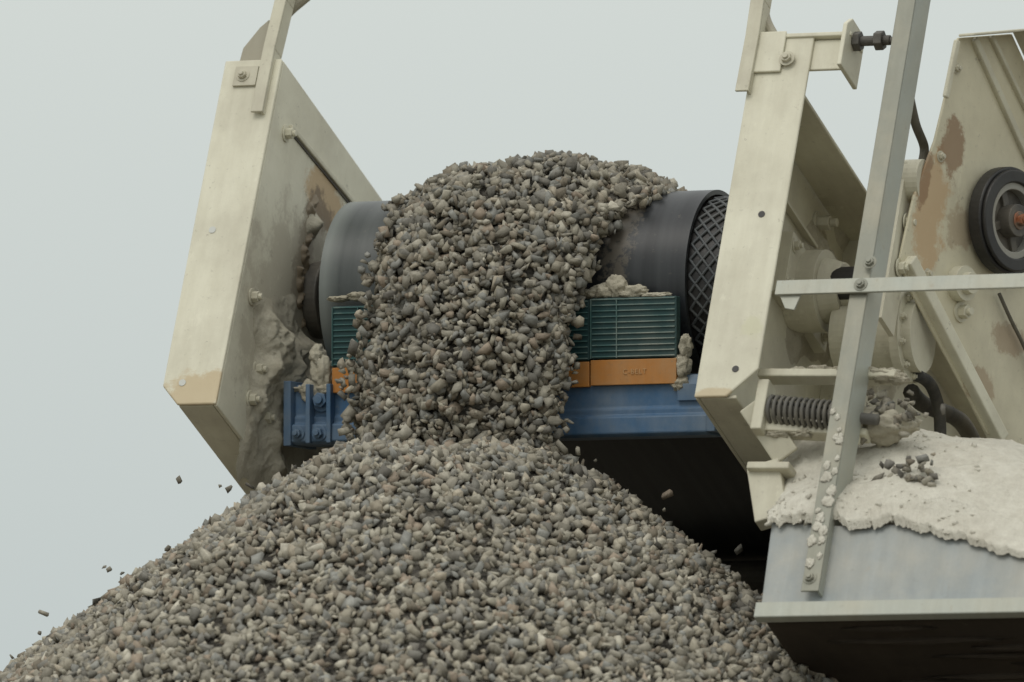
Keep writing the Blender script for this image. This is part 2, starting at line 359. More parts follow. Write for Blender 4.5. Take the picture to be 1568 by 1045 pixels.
V = [strm(L_ * i / (NS - 1), -0.95 + 1.90 * j / (NW - 1), 0.80) for i in range(NS) for j in range(NW)]
F = [(i * NW + j, i * NW + j + 1, (i + 1) * NW + j + 1, (i + 1) * NW + j) for i in range(NS - 1) for j in range(NW - 1)]
V2 = [strm(L_ * i / (NS - 1), -0.95 + 1.90 * j / (NW - 1), 0.02) for i in range(NS) for j in range(NW)]
k = NS * NW
F2 = [tuple(a + k for a in reversed(f)) for f in F]
rim = [(i * NW, (i + 1) * NW, (i + 1) * NW + k, i * NW + k) for i in range(NS - 1)] + [(i * NW + NW - 1, i * NW + NW - 1 + k, (i + 1) * NW + NW - 1 + k, (i + 1) * NW + NW - 1) for i in range(NS - 1)]
me = bpy.data.meshes.new("falling_gravel"); me.from_pydata([tuple(toW(np.array(a))) for a in V + V2], [], F + F2 + rim); me.update(); me.materials.append(bed)
stream = bpy.data.objects.new("falling_gravel", me); scene.collection.objects.link(stream)
n = 10500; s = rng.uniform(0.25, L_, n); w = rng.uniform(-1, 1, n); d = rng.uniform(0.76, 1.10, n)
pp = strm(s, w, d) + rng.normal(0, 0.004, (n, 3)); stones("stream_stones", toW(pp), 0.008 + 0.0145 * rng.beta(1.6, 2.6, n), stream, 0.88)
n = 3000; s = rng.uniform(0.25, L_, n); w = rng.uniform(-1, 1, n); d = rng.uniform(0.80, 1.06, n)
stones("stream_chips", toW(strm(s, w, d)), rng.uniform(.0045, .008, n), stream, 0.8)
n = 650; s = rng.uniform(L_ * 0.58, L_, n); side = rng.choice([-1, 1], n); w = side * (0.98 + np.abs(rng.normal(0, 0.06, n)) * (0.5 + 1.8 * (s / L_ - .58)))
pp = strm(s, w, 1) + np.stack([np.zeros(n), -rng.uniform(-0.02, 0.10, n), np.zeros(n)], 1); stones("stream_loose_stones", toW(pp), 0.006 + 0.011 * rng.random(n), stream, 0.9)
n = 70; a = np.where(rng.random(n) < .42, rng.uniform(2.6, 3.6, n), rng.uniform(-0.6, 0.4, n)); r = rng.uniform(0.30, 1.15, n)
x = C0.x + r * np.cos(a); y = C0.y + r * np.sin(a); z = pile_z(x, y) + rng.gamma(1.2, 0.03, n) + 0.01
stones("bouncing_stones", np.stack([x, y, z], 1), rng.uniform(0.006, 0.013, n), stream, 0.7)

# ------------------------------------------------------------------ conveyor head
conv = empty("conveyor", O)
R0 = 0.25
prof = [(9.3, R0)] + [(v, R0) for v in np.linspace(6, 0.3, 12)] + [(R0 * math.cos(a), R0 * math.sin(a)) for a in np.linspace(math.pi / 2, math.pi * 1.5, 64)] + [(v, -R0) for v in np.linspace(0.3, 6, 12)] + [(9.3, -R0)]
def off(prof, d):
    o = []
    for i, p in enumerate(prof):
        a = prof[max(i - 1, 0)]; c = prof[min(i + 1, len(prof) - 1)]; tx, ty = c[0] - a[0], c[1] - a[1]; l = math.hypot(tx, ty); o.append((p[0] - ty / l * d, p[1] + tx / l * d))
    return o
inner = off(prof, 0.012)
v = []; f = []; m = len(prof)
for X, P in ((-.5, prof), (.5, prof), (-.5, inner), (.5, inner)): v += [(X, a, c) for a, c in P]
for i in range(m - 1):
    f += [(i, i + 1, m + i + 1, m + i), (2 * m + i, 3 * m + i, 3 * m + i + 1, 2 * m + i + 1), (i, 2 * m + i, 2 * m + i + 1, i + 1), (m + i, m + i + 1, 3 * m + i + 1, 3 * m + i)]
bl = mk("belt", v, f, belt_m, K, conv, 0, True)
es = bl.modifiers.new("es", 'EDGE_SPLIT'); es.split_angle = rad(40)
Acc().cyl((-.496, 0, 0), (.65, 0, 0), 0.226, 72).cyl((-.60, 0, 0), (.95, 0, 0), 0.045, 32).make("head_pulley", black, K, conv, 0.003)
def ring(ac, ro, ri, x0, x1, c=Vector((0, 0, 0)), seg=56):
    v = []
    for X, r in ((x0, ri), (x0, ro), (x1, ro), (x1, ri)):
        v += [c + Vector((X, r * math.cos(2 * math.pi * i / seg), r * math.sin(2 * math.pi * i / seg))) for i in range(seg)]
    f = [(k * seg + i, k * seg + (i + 1) % seg, ((k + 1) % 4) * seg + (i + 1) % seg, ((k + 1) % 4) * seg + i) for k in range(4) for i in range(seg)]
    ac.add(v, f)
cu = bpy.data.curves.new("lagging", 'CURVE'); cu.dimensions = '3D'; cu.bevel_depth = 0.0042; cu.bevel_resolution = 1
for sgn in (-1, 1):
    for kx in range(34):
        a0 = 2 * math.pi * kx / 34; sp = cu.splines.new('POLY'); sp.points.add(9)
        for i in range(10):
            xx = 0.503 + 0.145 * i / 9; a = a0 + sgn * (i / 9) * 2 * math.pi / 34 * 4.2
            sp.points[i].co = (xx, 0.229 * math.cos(a), 0.229 * math.sin(a), 1)
lg = bpy.data.objects.new("lagging", cu); scene.collection.objects.link(lg); lg.matrix_world = K; cu.materials.append(painted("lagging_rubber", (0.055, 0.065, 0.075), dirt=(0.15, 0.145, 0.13), rust_lo=.9, rust_hi=.95)); parent_to(lg, conv)

# left side frame : channel
ac = Acc()
ac.prism([(xw, VF, ntop), (ft_.x, VF, ntop), (fl_.x, VF, nbot + 0.055), (fl_.x + 0.05, VF, nbot), (xw, VF, nbot)], (0, t, 0))
ac.make("left_front_flange", cream, K, conv, 0.004)
ac = Acc(); ac.box(xw - t, xw, VF + t + .002, 2.2, nbot, ntop); ac.make("left_side_web", cream_web, K, conv, 0.003)
ac = Acc(); ac.box(fl_.x + 0.05, xw - t - .002, VF + t + .002, 2.2, nbot, nbot + t); ac.box(ft_.x + .03, xw - t - .002, VF + t + .002, 2.2, ntop - t, ntop)
ac.make("left_flanges", cream_in, K, conv, 0.003)
a_ = SK(443, 200, 0, xw + .002); b_ = SK(540, 318, 0, xw + .002); d_ = (b_ - a_)
Acc().bar(a_, a_ + d_ * 2.2, .006, .004, (0, 0, 1)).make("web_seam", darkmetal, K, conv)
Acc().bar(a_ + Vector((.002, 0, .010)), a_ + d_ * 2.2 + Vector((.002, 0, .010)), .014, .012, (0, 0, 1)).make("web_seam_lip", cream_in, K, conv, .003)
ac = Acc()
def hexbolt(ac, p, ax, r=.014, h=.012):
    p = Vector(p); ax = Vector(ax).normalized(); ac.cyl(p, p + ax * h * .25, r * 1.5, 20); ac.cyl(p + ax * h * .25, p + ax * h * 1.3, r, 6); ac.cyl(p + ax * h * 1.3, p + ax * h * 1.9, r * .55, 12)
for q in ((437, 205), (385, 455), (392, 566), (382, 612), (405, 640)): hexbolt(ac, SK(*q, 0, xw), (1, 0, 0), .015, .016)
hexbolt(ac, SK(372, 116, 1, VF - .008), (0, -1, 0), .012, .010)
q0 = SK(357, 134, 1, VF); q1_ = SK(398, 103, 1, VF); ac.box(q0.x, q1_.x, VF - .008, VF - .001, q0.z, q1_.z)
ac.make("left_bolts", cream_in, K, conv, .0015)
def hole(name, px, py, r, mat):
    c = SK(px, py, 1, VF - .0015); Acc().cyl(c, c + Vector((0, .001, 0)), r, 20).make(name, mat, K, conv)
skyhole = painted("hole_bright", (.6, .62, .6), dust_amt=.1, rust_lo=.95, rust_hi=.99)
hole("bolt_hole", 325, 352, .0095, skyhole); hole("bolt_hole_low", 279, 586, .0095, skyhole)
hole("bolt_hole_right", 1166, 328, .009, black); hole("bolt_hole_right_low", 1126, 565, .009, black)

# left bearing and dust
ac = Acc(); ac.cyl((xw, 0, 0), (xw + .04, 0, 0), .10, 40); ac.cyl((xw + .04, 0, 0), (xw + .08, 0, 0), .07, 32); ac.make("left_bearing", darkmetal, K, conv, .006)  # dark metal here also paints the shaded gap beside the drum
cen = []
for px, py, sv, sn, h in ((425, 520, .06, .07, .045), (445, 560, .07, .07, .06), (410, 590, .06, .08, .035), (440, 620, .06, .06, .05), (425, 670, .05, .07, .04), (430, 720, .05, .06, .04), (405, 500, .04, .05, .02), (470, 535, .05, .04, .06), (400, 460, .025, .03, .014), (470, 600, .06, .05, .07), (395, 700, .04, .05, .015), (480, 575, .05, .05, .08), (410, 560, .022, .022, .03), (398, 610, .02, .02, .03), (488, 345, .03, .03, .035), (450, 480, .04, .05, .02), (390, 640, .03, .12, .015)):
    c = SK(px, py, 0, xw + h * .5); cen.append((c.y, c.z, sv, sn, h))
caked("left_dust_build_up", K, xw, 1, cen, conv, dust)
cen = []
for i in range(22):
    py = 308 + 190 * i / 21; px = 480 - 18 * math.sin(i / 21 * 2.4) + random.uniform(-5, 5); c = SK(px, py, 0, xw); cen.append((c.y, c.z, .012, .016, .016))
caked("left_dirt_crust_shade", K, xw, 1, cen, conv, painted("brown_crust_shade", (.20, .16, .11), dirt=(.34, .29, .21), rust_lo=.6, rust_hi=.7), .0035, 22, .012)  # dirt crust strip, its dark brown also standing in for shadow

# right side frame
ntr = SK(1150, 55, 1, VF).z; xr0 = (SK(1150, 60, 1, VF).x + SK(1070, 603, 1, VF).x) / 2; nbr = SK(1070, 608, 1, VF).z; xr1 = xr0 + 0.158
ac = Acc(); ac.prism([(xr0, VF, nbr), (xr0 + .085, VF, nbr), (xr1, VF, nbr + .075), (xr1, VF, ntr), (xr0, VF, ntr)], (0, t, 0)); ac.make("right_front_flange", cream, K, conv, .004)
Acc().box(xr0, xr0 + t, VF + t + .002, 2.2, nbr, ntr - .04).make("right_side_web", cream_in, K, conv, .003)
Acc().box(xr0 + t + .002, xr1 - .05, VF + t + .002, 2.2, nbr, nbr + t).make("right_bottom_flange", cream_in, K, conv, .003)
Acc().box(xr0 + t + .002, xr1 - .01, VF + t + .002, 1.6, ntr - .17, ntr - .16).make("right_top_rib", cream_in, K, conv, .003)
c1_ = SK(1158, 110, 1, VF - .011)
ac = Acc(); ac.box(xr0 - .012, xr0 + .085, VF - .010, VF - .002, c1_.z, ntr + .005); ac.box(xr0 + .06, xr1 + .10, VF - .006, VF + .09, ntr - .012, ntr + .0)
q = SK(1300, 60, 1, VF); ac.prism([q + Vector((-.01, -.03, -.09)), q + Vector((-.01, .10, -.09)), q + Vector((-.01, .10, .03)), q + Vector((-.01, .07, .06)), q + Vector((-.01, .0, .06)), q + Vector((-.01, -.03, .03))], (.012, 0, 0))
ac.box(xr1 - .02, q.x - .012, VF + .01, VF + .02, q.z - .08, ntr - .014)
ac.make("right_cap_bracket", cream, K, conv, .003)
ac = Acc(); hexbolt(ac, SK(1205, 90, 1, VF - .010), (0, -1, 0), .014, .01); ac.make("right_cap_bolt", cream_in, K, conv, .002)
ac = Acc()
ac.cyl(q + Vector((-.03, .03, .01)), q + Vector((.10, .03, .01)), .013, 16); ac.cyl(q + Vector((.003, .03, .01)), q + Vector((.022, .03, .01)), .026, 6); ac.cyl(q + Vector((.06, .03, .01)), q + Vector((.082, .03, .01)), .026, 6)
ac.tube([q + Vector((.10, .03, .01)), q + Vector((.12, .03, .0)), q + Vector((.125, .03, -.05)), q + Vector((.13, .05, -.12))], .010)
ac.make("right_adjuster_bolt", darkmetal, K, conv, .002)
def leg(name, pts, w, vpl):
    ac = Acc(); P = [SK(a, b_, 1, vpl) for a, b_ in pts]
    for i in range(len(P) - 1):
        ac.bar(P[i], P[i + 1] + (P[i + 1] - P[i]).normalized() * .004, w, .008, (1, 0, 0)); sh = Vector((w / 2 - .004, .028, 0)); ac.bar(P[i] + sh, P[i + 1] + sh, .008, .045, (1, 0, 0))
    return ac.make(name, cream_in, K, conv, .002)
leg("left_hoop_leg", [(393, 172), (412, 75), (430, 0), (446, -60)], .032, VF - .016)
leg("right_hoop_leg", [(1136, 140), (1152, 55), (1160, 0), (1170, -60)], .036, VF - .018)
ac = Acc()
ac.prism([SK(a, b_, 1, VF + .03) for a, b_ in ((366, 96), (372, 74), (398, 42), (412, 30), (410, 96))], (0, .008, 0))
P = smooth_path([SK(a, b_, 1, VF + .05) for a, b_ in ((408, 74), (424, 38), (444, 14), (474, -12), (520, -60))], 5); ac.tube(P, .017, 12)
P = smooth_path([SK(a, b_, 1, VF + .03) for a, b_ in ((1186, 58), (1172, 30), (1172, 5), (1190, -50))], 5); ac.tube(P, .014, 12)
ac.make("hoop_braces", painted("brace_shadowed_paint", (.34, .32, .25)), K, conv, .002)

# bearing on the outside of the right web, dust caked
xo = xr0 + t
ac = Acc(); ac.box(xo, xo + .04, -.13, .20, -.085, .085); ac.cyl((xo, .03, 0), (xo + .09, .03, 0), .105, 40); ac.cyl((xo + .09, .03, 0), (xo + .14, .03, 0), .085, 36, .07); ac.cyl((xo + .14, .03, 0), (xo + .24, .03, 0), .055, 30)
for dv in (-.11, .17):
    for dn in (-.055, .055): hexbolt(ac, (xo + .04, dv, dn), (1, 0, 0), .013, .012)
hexbolt(ac, SK(1250, 342, 0, xo), (1, 0, 0), .020, .03)
hexbolt(ac, SK(1232, 470, 0, xo), (1, 0, 0), .018, .02)
ac.box(xo, xo + .02, -.40, .5, .155, .165); ac.box(xo, xo + .10, .30, .31, -.3, .30)
ac.make("right_bearing", cream_in, K, conv, .005)
cen = []
for px, py, sv, sn, h in ((1262, 390, .06, .06, .05), (1280, 440, .09, .06, .06), (1250, 500, .08, .05, .04), (1290, 530, .10, .06, .05), (1230, 430, .04, .05, .03), (1330, 480, .10, .08, .06), (1225, 520, .05, .05, .03), (1300, 350, .05, .04, .03), (1370, 520, .10, .10, .08), (1370, 420, .1, .08, .05)):
    c = SK(px, py, 0, xo + h * .5); cen.append((c.y, c.z, sv, sn, h))
caked("right_web_dust", K, xo, 1, cen, conv, dust)
ac = Acc()
c = SK(1385, 515, 0, 0.98); ac.cyl(c + Vector((-.17, 0, 0)), c + Vector((.05, 0, 0)), .095, 40); ac.cyl(c + Vector((-.10, 0, 0)), c + Vector((-.075, 0, 0)), .125, 40); ac.cyl(c + Vector((.0, 0, 0)), c + Vector((.025, 0, 0)), .12, 40)
for k in range(10):
    a = k * math.pi / 5; hexbolt(ac, c + Vector((.025, .105 * math.cos(a), .105 * math.sin(a))), (1, 0, 0), .009, .008)
c = SK(1392, 278, 0, 1.0); ac.cyl(c + Vector((-.03, 0, 0)), c + Vector((.04, 0, 0)), .055, 28); ac.bar(c + Vector((.0, 0, .03)), c + Vector((.0, .0, -.42)), .10, .014, (0, 1, 0)); hexbolt(ac, c + Vector((.01, 0, -.12)), (1, 0, 0), .016, .014); hexbolt(ac, c + Vector((.01, 0, -.25)), (1, 0, 0), .016, .014)
ac.make("drive_gearbox", cream_in, K, conv, .006)
ac = Acc(); ac.tube(smooth_path([SK(*q_, 0, 1.02) for q_ in ((1392, 145), (1402, 190), (1415, 225), (1412, 250))]), .012)
ac.tube(smooth_path([SK(*q_, 0, 1.02) for q_ in ((1405, 575), (1425, 590), (1438, 630), (1440, 690))]), .016); ac.tube(smooth_path([SK(*q_, 0, .95) for q_ in ((1395, 600), (1415, 620), (1470, 645), (1500, 700))]), .022)
ac.make("hydraulic_hoses", hosem, K, conv, 0, True)

# spring tensioner
ac = Acc()
a_ = SK(1180, 628, 1, -.40); b_ = SK(1310, 640, 1, -.40)
ds = b_ - a_; Ls = ds.length; dx_ = ds.normalized(); q1 = dx_.orthogonal().normalized(); q2 = dx_.cross(q1)
pts = [a_ + dx_ * (Ls * i / 260) + (q1 * math.cos(i / 260 * 2 * math.pi * 15) + q2 * math.sin(i / 260 * 2 * math.pi * 15)) * .034 for i in range(261)]
ac.tube(pts, .0055, 6); ac.cyl(a_ - dx_ * .03, b_ + dx_ * .06, .014, 16)
ac.make("tension_spring", painted("spring_dusty", (.10, .097, .088), dirt=(.34, .31, .25), dirt_lo=.35, dirt_hi=.65, dust_amt=.7, rust_lo=.7, rust_hi=.75), K, conv, 0, True)
ac = Acc(); ac.bar(a_ - dx_ * .02 + Vector((0, 0, .07)), a_ - dx_ * .02 - Vector((0, 0, .07)), .03, .06, (1, 0, 0)); ac.bar(b_ + Vector((0, 0, .06)), b_ - Vector((0, 0, .06)), .02, .07, (1, 0, 0))
r0_ = SK(1165, 577, 1, -.38); r1_ = SK(1375, 578, 1, -.38); ac.bar(r0_, r1_, .022, .05, (0, 0, 1))
ac.bar(SK(1150, 618, 1, -.42), SK(1205, 700, 1, -.36), .07, .012, (1, 0, .2)); ac.bar(SK(1172, 715, 1, -.35), SK(1185, 800, 1, -.35), .085, .05, (1, 0, 0)); ac.bar(SK(1150, 722, 1, -.36), SK(1215, 722, 1, -.36), .02, .07, (0, 0, 1))
ac.bar(SK(1170, 660, 1, -.38), SK(1330, 668, 1, -.36), .02, .05, (0, 0, 1))
ac.make("spring_bracket", cream_in, K, conv, .004)
ac = Acc()
for px, py, r in ((1225, 570, .014), (1255, 568, .018), (1290, 570, .018), (1330, 572, .02), (1355, 576, .022), (1205, 571, .012), (1180, 570, .012), (1190, 665, .016), (1230, 664, .016), (1375, 580, .016)):
    ac.blob(SK(px, py, 1, -.385), (r * 1.9, r, r * .7), .35, 3, 4)
for px, py, r in ((1320, 645, .05), (1350, 655, .05), (1380, 650, .035), (1300, 655, .04)):
    ac.blob(SK(px, py, 1, -.33), (r * 1.3, r, r * .7), .3, 3, 4)
ac.make("right_dust_build_up", dust, K, conv, 0, True)

# scraper : beam, rubber blades, labels
scr = [(-.23, -.232), (-.292, -.238), (-.303, -.262), (-.303, -.318), (-.309, -.322), (-.309, -.338), (-.325, -.342), (-.327, -.385), (-.312, -.392), (-.20, -.392), (-.20, -.25)]
xa = SH(452, 620, 1, -.30).x; xb = SH(1086, 620, 1, -.31).x
Acc().prism([(xa, a, c) for a, c in scr], (xb - xa, 0, 0)).make("scraper_beam", blue, H, conv, .004)
ac = Acc(); ac.box(xb - .085, xb - .015, -.314, -.304, -.305, -.262); ac.box(xb, xb + .022, -.330, -.19, -.385, -.228)
ac.box(xa - .02, xa, -.33, -.16, -.395, -.23); ac.box(xa + .045, xa + .057, -.340, -.305, -.39, -.24); ac.box(xa + .10, xa + .112, -.335, -.30, -.39, -.24)
hexbolt(ac, (xa + .078, -.308, -.28), (0, -1, 0), .02, .016); hexbolt(ac, (xa + .078, -.327, -.365), (0, -1, 0), .014, .014); hexbolt(ac, (xa + .02, -.327, -.365), (0, -1, 0), .012, .014)
ac.make("scraper_brackets", blue, H, conv, .004)
GP = -.315
xL = SH(508, 500, 1, GP).x; xR = SH(1037, 500, 1, GP).x; zt = SH(1000, 455, 1, GP).z; zm = SH(1000, 549, 1, GP).z; zb = SH(1000, 589, 1, GP).z
segs = 4; wseg = (xR - xL) / segs
pads = Acc(); ribs = Acc(); ors = Acc()
for i in range(segs):
    x0 = xL + wseg * i + .002; x1 = xL + wseg * (i + 1) - .002; dz = (0, .002, -.002, .001)[i]
    pads.box(x0, x1, GP, GP + .028, zm + .001 + dz, zt + dz); ors.box(x0, x1, GP - .003, GP + .028, zb + dz, zm - .002 + dz)
    nr = 11
    for j in range(nr):
        z = zm + dz + .006 + (zt - zm - .010) * j / (nr - 1); ribs.box(x0 + .004, x1 - .004, GP - .0045, GP + .001, z - .0012, z + .0016)
    for xx in (0, .07): ribs.box(x0 + xx, x0 + xx + .002, GP - .0055, GP + .001, zm + dz + .002, zt - .002 + dz)
pads.make("scraper_blades", padgreen, H, conv, .002); ribs.make("blade_ribs", ribmat, H, conv); ors.make("orange_label_strips", orange, H, conv, .0015)
Acc().box(xL + .005, xR - .012, GP + .03, GP + .055, zb - .03, zt - .01).make("blade_backing", blue, H, conv, .003)
tcv = bpy.data.curves.new("label_text", 'FONT'); tcv.body = "C-BELT"; tcv.size = .018; tcv.extrude = .0005; tcv.space_character = 1.15
o = bpy.data.objects.new("label_text", tcv); scene.collection.objects.link(o)
o.matrix_world = H @ Matrix.Translation((xL + wseg * 3 + .09, GP - .0050, zb + .028)) @ Matrix.Rotation(rad(90), 4, 'X'); tcv.materials.append(letter); parent_to(o, conv)
ac = Acc()
for px, py, rx, rz in ((905, 450, .03, .012), (925, 446, .032, .020), (945, 440, .030, .030), (970, 448, .04, .018), (1005, 453, .04, .008), (520, 458, .03, .008), (550, 454, .03, .012), (1045, 560, .022, .032), (1042, 588, .022, .02), (493, 570, .028, .045), (478, 600, .03, .03), (486, 545, .02, .03), (1050, 530, .016, .03), (500, 598, .03, .018)):
    ac.blob(SH(px, py, 1, GP + .018), (rx, .022, rz), .25, 3, 4)
for i in range(16): ac.blob(SH(462 + i * 6 + random.uniform(-4, 4), 596 + random.uniform(-3, 3), 1, -.29), (.02, .02, .008), .5, 3, 3)
ac.make("scraper_dust", dust, H, conv, 0, True)

# lower conveyor truss and support legs to the ground
ac = Acc()
for X in (xw - .05, xr0 + .05):
    ac.box(X - .03, X + .03, 2.2, 9.6, -.10, .10)
for i in range(8): ac.box(xw, xr0, 2.3 + i, 2.36 + i, -.08, .0)
ac.make("conveyor_truss", cream_in, K, conv, .004)
ac = Acc()
for X in (xw - .02, xr0 + .02):
    top_ = K @ Vector((X, 6.2, -.1)); ac.cyl((top_.x, top_.y, -.02), (top_.x, top_.y, top_.z), .06, 16)
ac.make("support_legs", cream_in, I4, conv)
Acc().cyl((-.55, 9.3, 0), (.55, 9.3, 0), .24, 40).make("tail_pulley", black, K, conv)
ac = Acc()
for i in range(7):
    ac.cyl((-.53, 1.0 + i * 1.2, -.30), (.53, 1.0 + i * 1.2, -.30), .045, 20)
ac.make("return_idlers", darkmetal, K, conv)

# ------------------------------------------------------------------ drive guard with v-belt pulley
guard = empty("belt_drive_guard", K @ Vector((1.3, 0, 0)))
Bn = Vector((math.cos(rad(-40)), math.sin(rad(-40)), 0))
cx = survey(I4, 1527, 340, 1, -.15)
By = Z.cross(Bn).normalized()
tl = rad(12); bv = By * math.cos(tl) - Z * math.sin(tl); bn2 = By * math.sin(tl) + Z * math.cos(tl)
G = frame(Bn, bv, bn2, cx)
def SG(px, py, val=0.0): return survey(G, px, py, 0, val)
rustb = (0.24, 0.13, 0.06)
cream_rust = painted("cream_paint_rusty", (0.66, 0.62, 0.47), rust=rustb, rust_lo=0.68, rust_hi=0.72, patches=(
    (SG(1425, 320)[:], (.1, .06, .13), (.52, .36, .20), 9, .8), (SG(1458, 225)[:], (.1, .045, .07), rustb, 18, .75), (SG(1415, 270)[:], (.1, .025, .08), rustb, 22, .7), (SG(1500, 590)[:], (.1, .06, .04), rustb, 14, .5), (SG(1545, 520)[:], (.1, .06, .04), rustb, 16, .5), (SG(1470, 350)[:], (.1, .05, .05), rustb, 20, .4)))
ac = Acc(); ac.prism([SG(*q_) for q_ in ((1468, 58), (1550, 52), (1640, 250), (1700, 760), (1512, 664), (1395, 445), (1378, 396), (1400, 300), (1432, 215), (1450, 140))], -Vector((.008, 0, 0))); ac.make("guard_plate", cream_rust, G, guard, .003)
ac = Acc()
ac.prism([SG(1550, 50), SG(1700, 370), SG(1700, 370) + Vector((.10, 0, 0)), SG(1550, 50) + Vector((.10, 0, 0))], (0, .002, .008))
ac.prism([SG(1467, 57), SG(1551, 50), SG(1551, 50) + Vector((.05, 0, 0)), SG(1467, 57) + Vector((.05, 0, 0))], (0, 0, .008))
ac.bar(SG(1492, 60, .006), SG(1600, 300, .006), .02, .014, (0, 1, 0)); ac.bar(SG(1518, 56, .006), SG(1640, 310, .006), .012, .014, (0, 1, 0))
ac.make("guard_hood", cream_in, G, guard, .003)
ac = Acc(); e_a, e_b = SG(1388, 398, .004), SG(1530, 672, .004); ac.bar(e_a, e_b, .045, .035, (1, 0, 0)); ac.bar(SG(1466, 62, .012), SG(1448, 150, .012), .018, .012, (0, 1, 0)); ac.make("guard_edge_strip", cream, G, guard, .004)
ac = Acc(); ring(ac, .138, .102, .012, .050); ring(ac, .130, .097, .05, .062); ac.make("v_belt", black, G, guard, .004)
ac = Acc(); ring(ac, .104, .080, .02, .055); ac.make("pulley_rim", painted("pulley_paint", (.30, .30, .28), dust_amt=.6), G, guard, .002)
ac = Acc(); ac.cyl((.01, 0, 0), (.03, 0, 0), .082, 48); ac.make("pulley_web", darkmetal, G, guard)
ac = Acc(); ac.cyl((.03, 0, 0), (.07, 0, 0), .042, 32)
for k in range(4):
    a = k * math.pi / 2 + .5; ac.bar((.034, .03 * math.cos(a), .03 * math.sin(a)), (.034, .082 * math.cos(a), .082 * math.sin(a)), .022, .012, (0, -math.sin(a), math.cos(a)))
ac.make("pulley_hub", darkmetal, G, guard, .002)
ac = Acc(); hexbolt(ac, (.07, 0, 0), (1, 0, 0), .016, .014); ac.make("hub_bolt", painted("hub_rust", (.16, .11, .08), rust=(.3, .1, .04), rust_lo=.5, rust_hi=.6), G, guard, .002)
ac = Acc(); c = SG(1466, 435, 0); ac.cyl(c, c + Vector((.03, 0, 0)), .045, 32); ac.cyl(c + Vector((.03, 0, 0)), c + Vector((.05, 0, 0)), .028, 24); c = SG(1470, 478, 0); hexbolt(ac, c, (1, 0, 0), .018, .02)
for q_ in ((1440, 240), (1465, 105), (1420, 420)): hexbolt(ac, SG(*q_, 0), (1, 0, 0), .010, .008)
ac.make("guard_boss", cream_in, G, guard, .004)
ac = Acc(); ac.tube(smooth_path([SG(*q_, .015) for q_ in ((1530, 450), (1548, 490), (1572, 540), (1600, 620))]), .005); ac.make("guard_cable", hosem, G, guard, 0, True)

# ------------------------------------------------------------------ walkway platform with railing
VP = -.46
plat = empty("walkway_platform", K @ Vector((1.2, VP, -1.1)))
k0 = SK(1165, 930, 1, VP); k1 = SK(1182, 800, 1, VP); XE = k0.x + 2.3
zb_, zt_ = k0.z, k1.z
kp = [SK(a, b_, 1, VP) for a, b_ in ((1182, 800), (1300, 806), (1400, 802), (1460, 812), (1515, 828), (1568, 840), (1640, 852))]
kp = [Vector((k0.x, VP, zb_ + .003))] + kp + [Vector((XE, VP, kp[-1].z - .02)), Vector((XE, VP, zb_ + .003))]
Acc().prism(kp, (0, .006, 0)).make("kick_plate", galv_blue, K, plat, .002)
ac = Acc(); ac.box(k0.x - .004, XE, VP - .028, VP + .004, zb_ - .042, zb_); ac.make("edge_channel", galv, K, plat, .003)
Acc().prism([(k0.x + .004, VP + .008, zb_), (k0.x + .004, VP + .9, zb_), (k0.x + .004, VP + .9, zt_ - .01), (k0.x + .004, VP + .008, zt_ - .01)], (.006, 0, 0)).make("side_plate", galv_blue, K, plat, .002)
Acc().box(k0.x + .01, XE, VP + .03, VP + 2.6, zb_ - .03, zb_ - .022).make("deck", dirt_shade_under, K, plat)
ac = Acc()
for i in range(60):
    hw = random.uniform(.10, .28); x0 = k0.x + .05 + hw * 1.15 + random.random() * 1.1; v0 = VP + .06 + i * .022; ac.blob((x0, v0, zb_ - .032), (hw, .010, .010), .35, 4, 3)
ac.make("caked_mud", dirt_shade_under, K, plat, 0, True)
def post(name, pb, pt, wa=.046, wb_=.10):
    B = SK(*pb, 1, VP - .034); Tt = SK(*pt, 1, VP - .034); d = Tt - B
    Acc().prism([B + Vector((-wa, 0, 0)), B, B + Vector((0, .006, 0)), B + Vector((-wa, .006, 0))], d).make(name, galv_post_shade, K, plat, .0015)
    Acc().prism([B + Vector((-.006, .008, 0)), B + Vector((0, .008, 0)), B + Vector((0, wb_, 0)), B + Vector((-.006, wb_, 0))], d).make(name + "_return", galv, K, plat, .0015)  # lighter galvanised copy paints this leg of the angle as the lit one
post("railing_post", (1253, 905), (1413, -70))
B2 = SK(1253, 905, 1, VP - .034); T2 = SK(1413, -70, 1, VP - .034)
ac = Acc()
for i in range(26):
    u = random.uniform(.02, .30); p_ = B2.lerp(T2, u) + Vector((random.uniform(-.040, -.006), -.001, 0)); r = random.uniform(.005, .012); ac.blob(p_, (r, .003, r * 1.3), .4, 3, 3)
ac.make("post_dust", sand, K, plat, 0, True)
ac = Acc()
for off_ in (1.15, 2.2):
    ac.prism([B2 + Vector((off_ - .045, 0, 0)), B2 + Vector((off_, 0, 0)), B2 + Vector((off_, .006, 0)), B2 + Vector((off_ - .045, .006, 0))], T2 - B2)
ac.make("railing_post_outer", galv, K, plat, .0015)
r0_ = SK(1188, 441, 1, VP - .048); ac = Acc(); ac.box(r0_.x, XE + .1, VP - .050, VP - .042, r0_.z - .020, r0_.z + .020); ac.box(r0_.x, XE + .1, VP - .041, VP + .0, r0_.z + .014, r0_.z + .020)
ac.prism([(r0_.x + .004, VP - .041, r0_.z - .006), (r0_.x + .07, VP - .041, r0_.z - .006), (r0_.x + .055, VP - .041, r0_.z - .06), (r0_.x + .03, VP - .041, r0_.z - .055)], (0, .006, 0))
ac.make("mid_rail", galv, K, plat, .0015)
zr = T2.z - .02; ac = Acc(); ac.box(r0_.x, XE + .1, VP - .050, VP - .042, zr - .02, zr + .02); ac.make("top_rail", galv, K, plat, .0015)
ac = Acc()
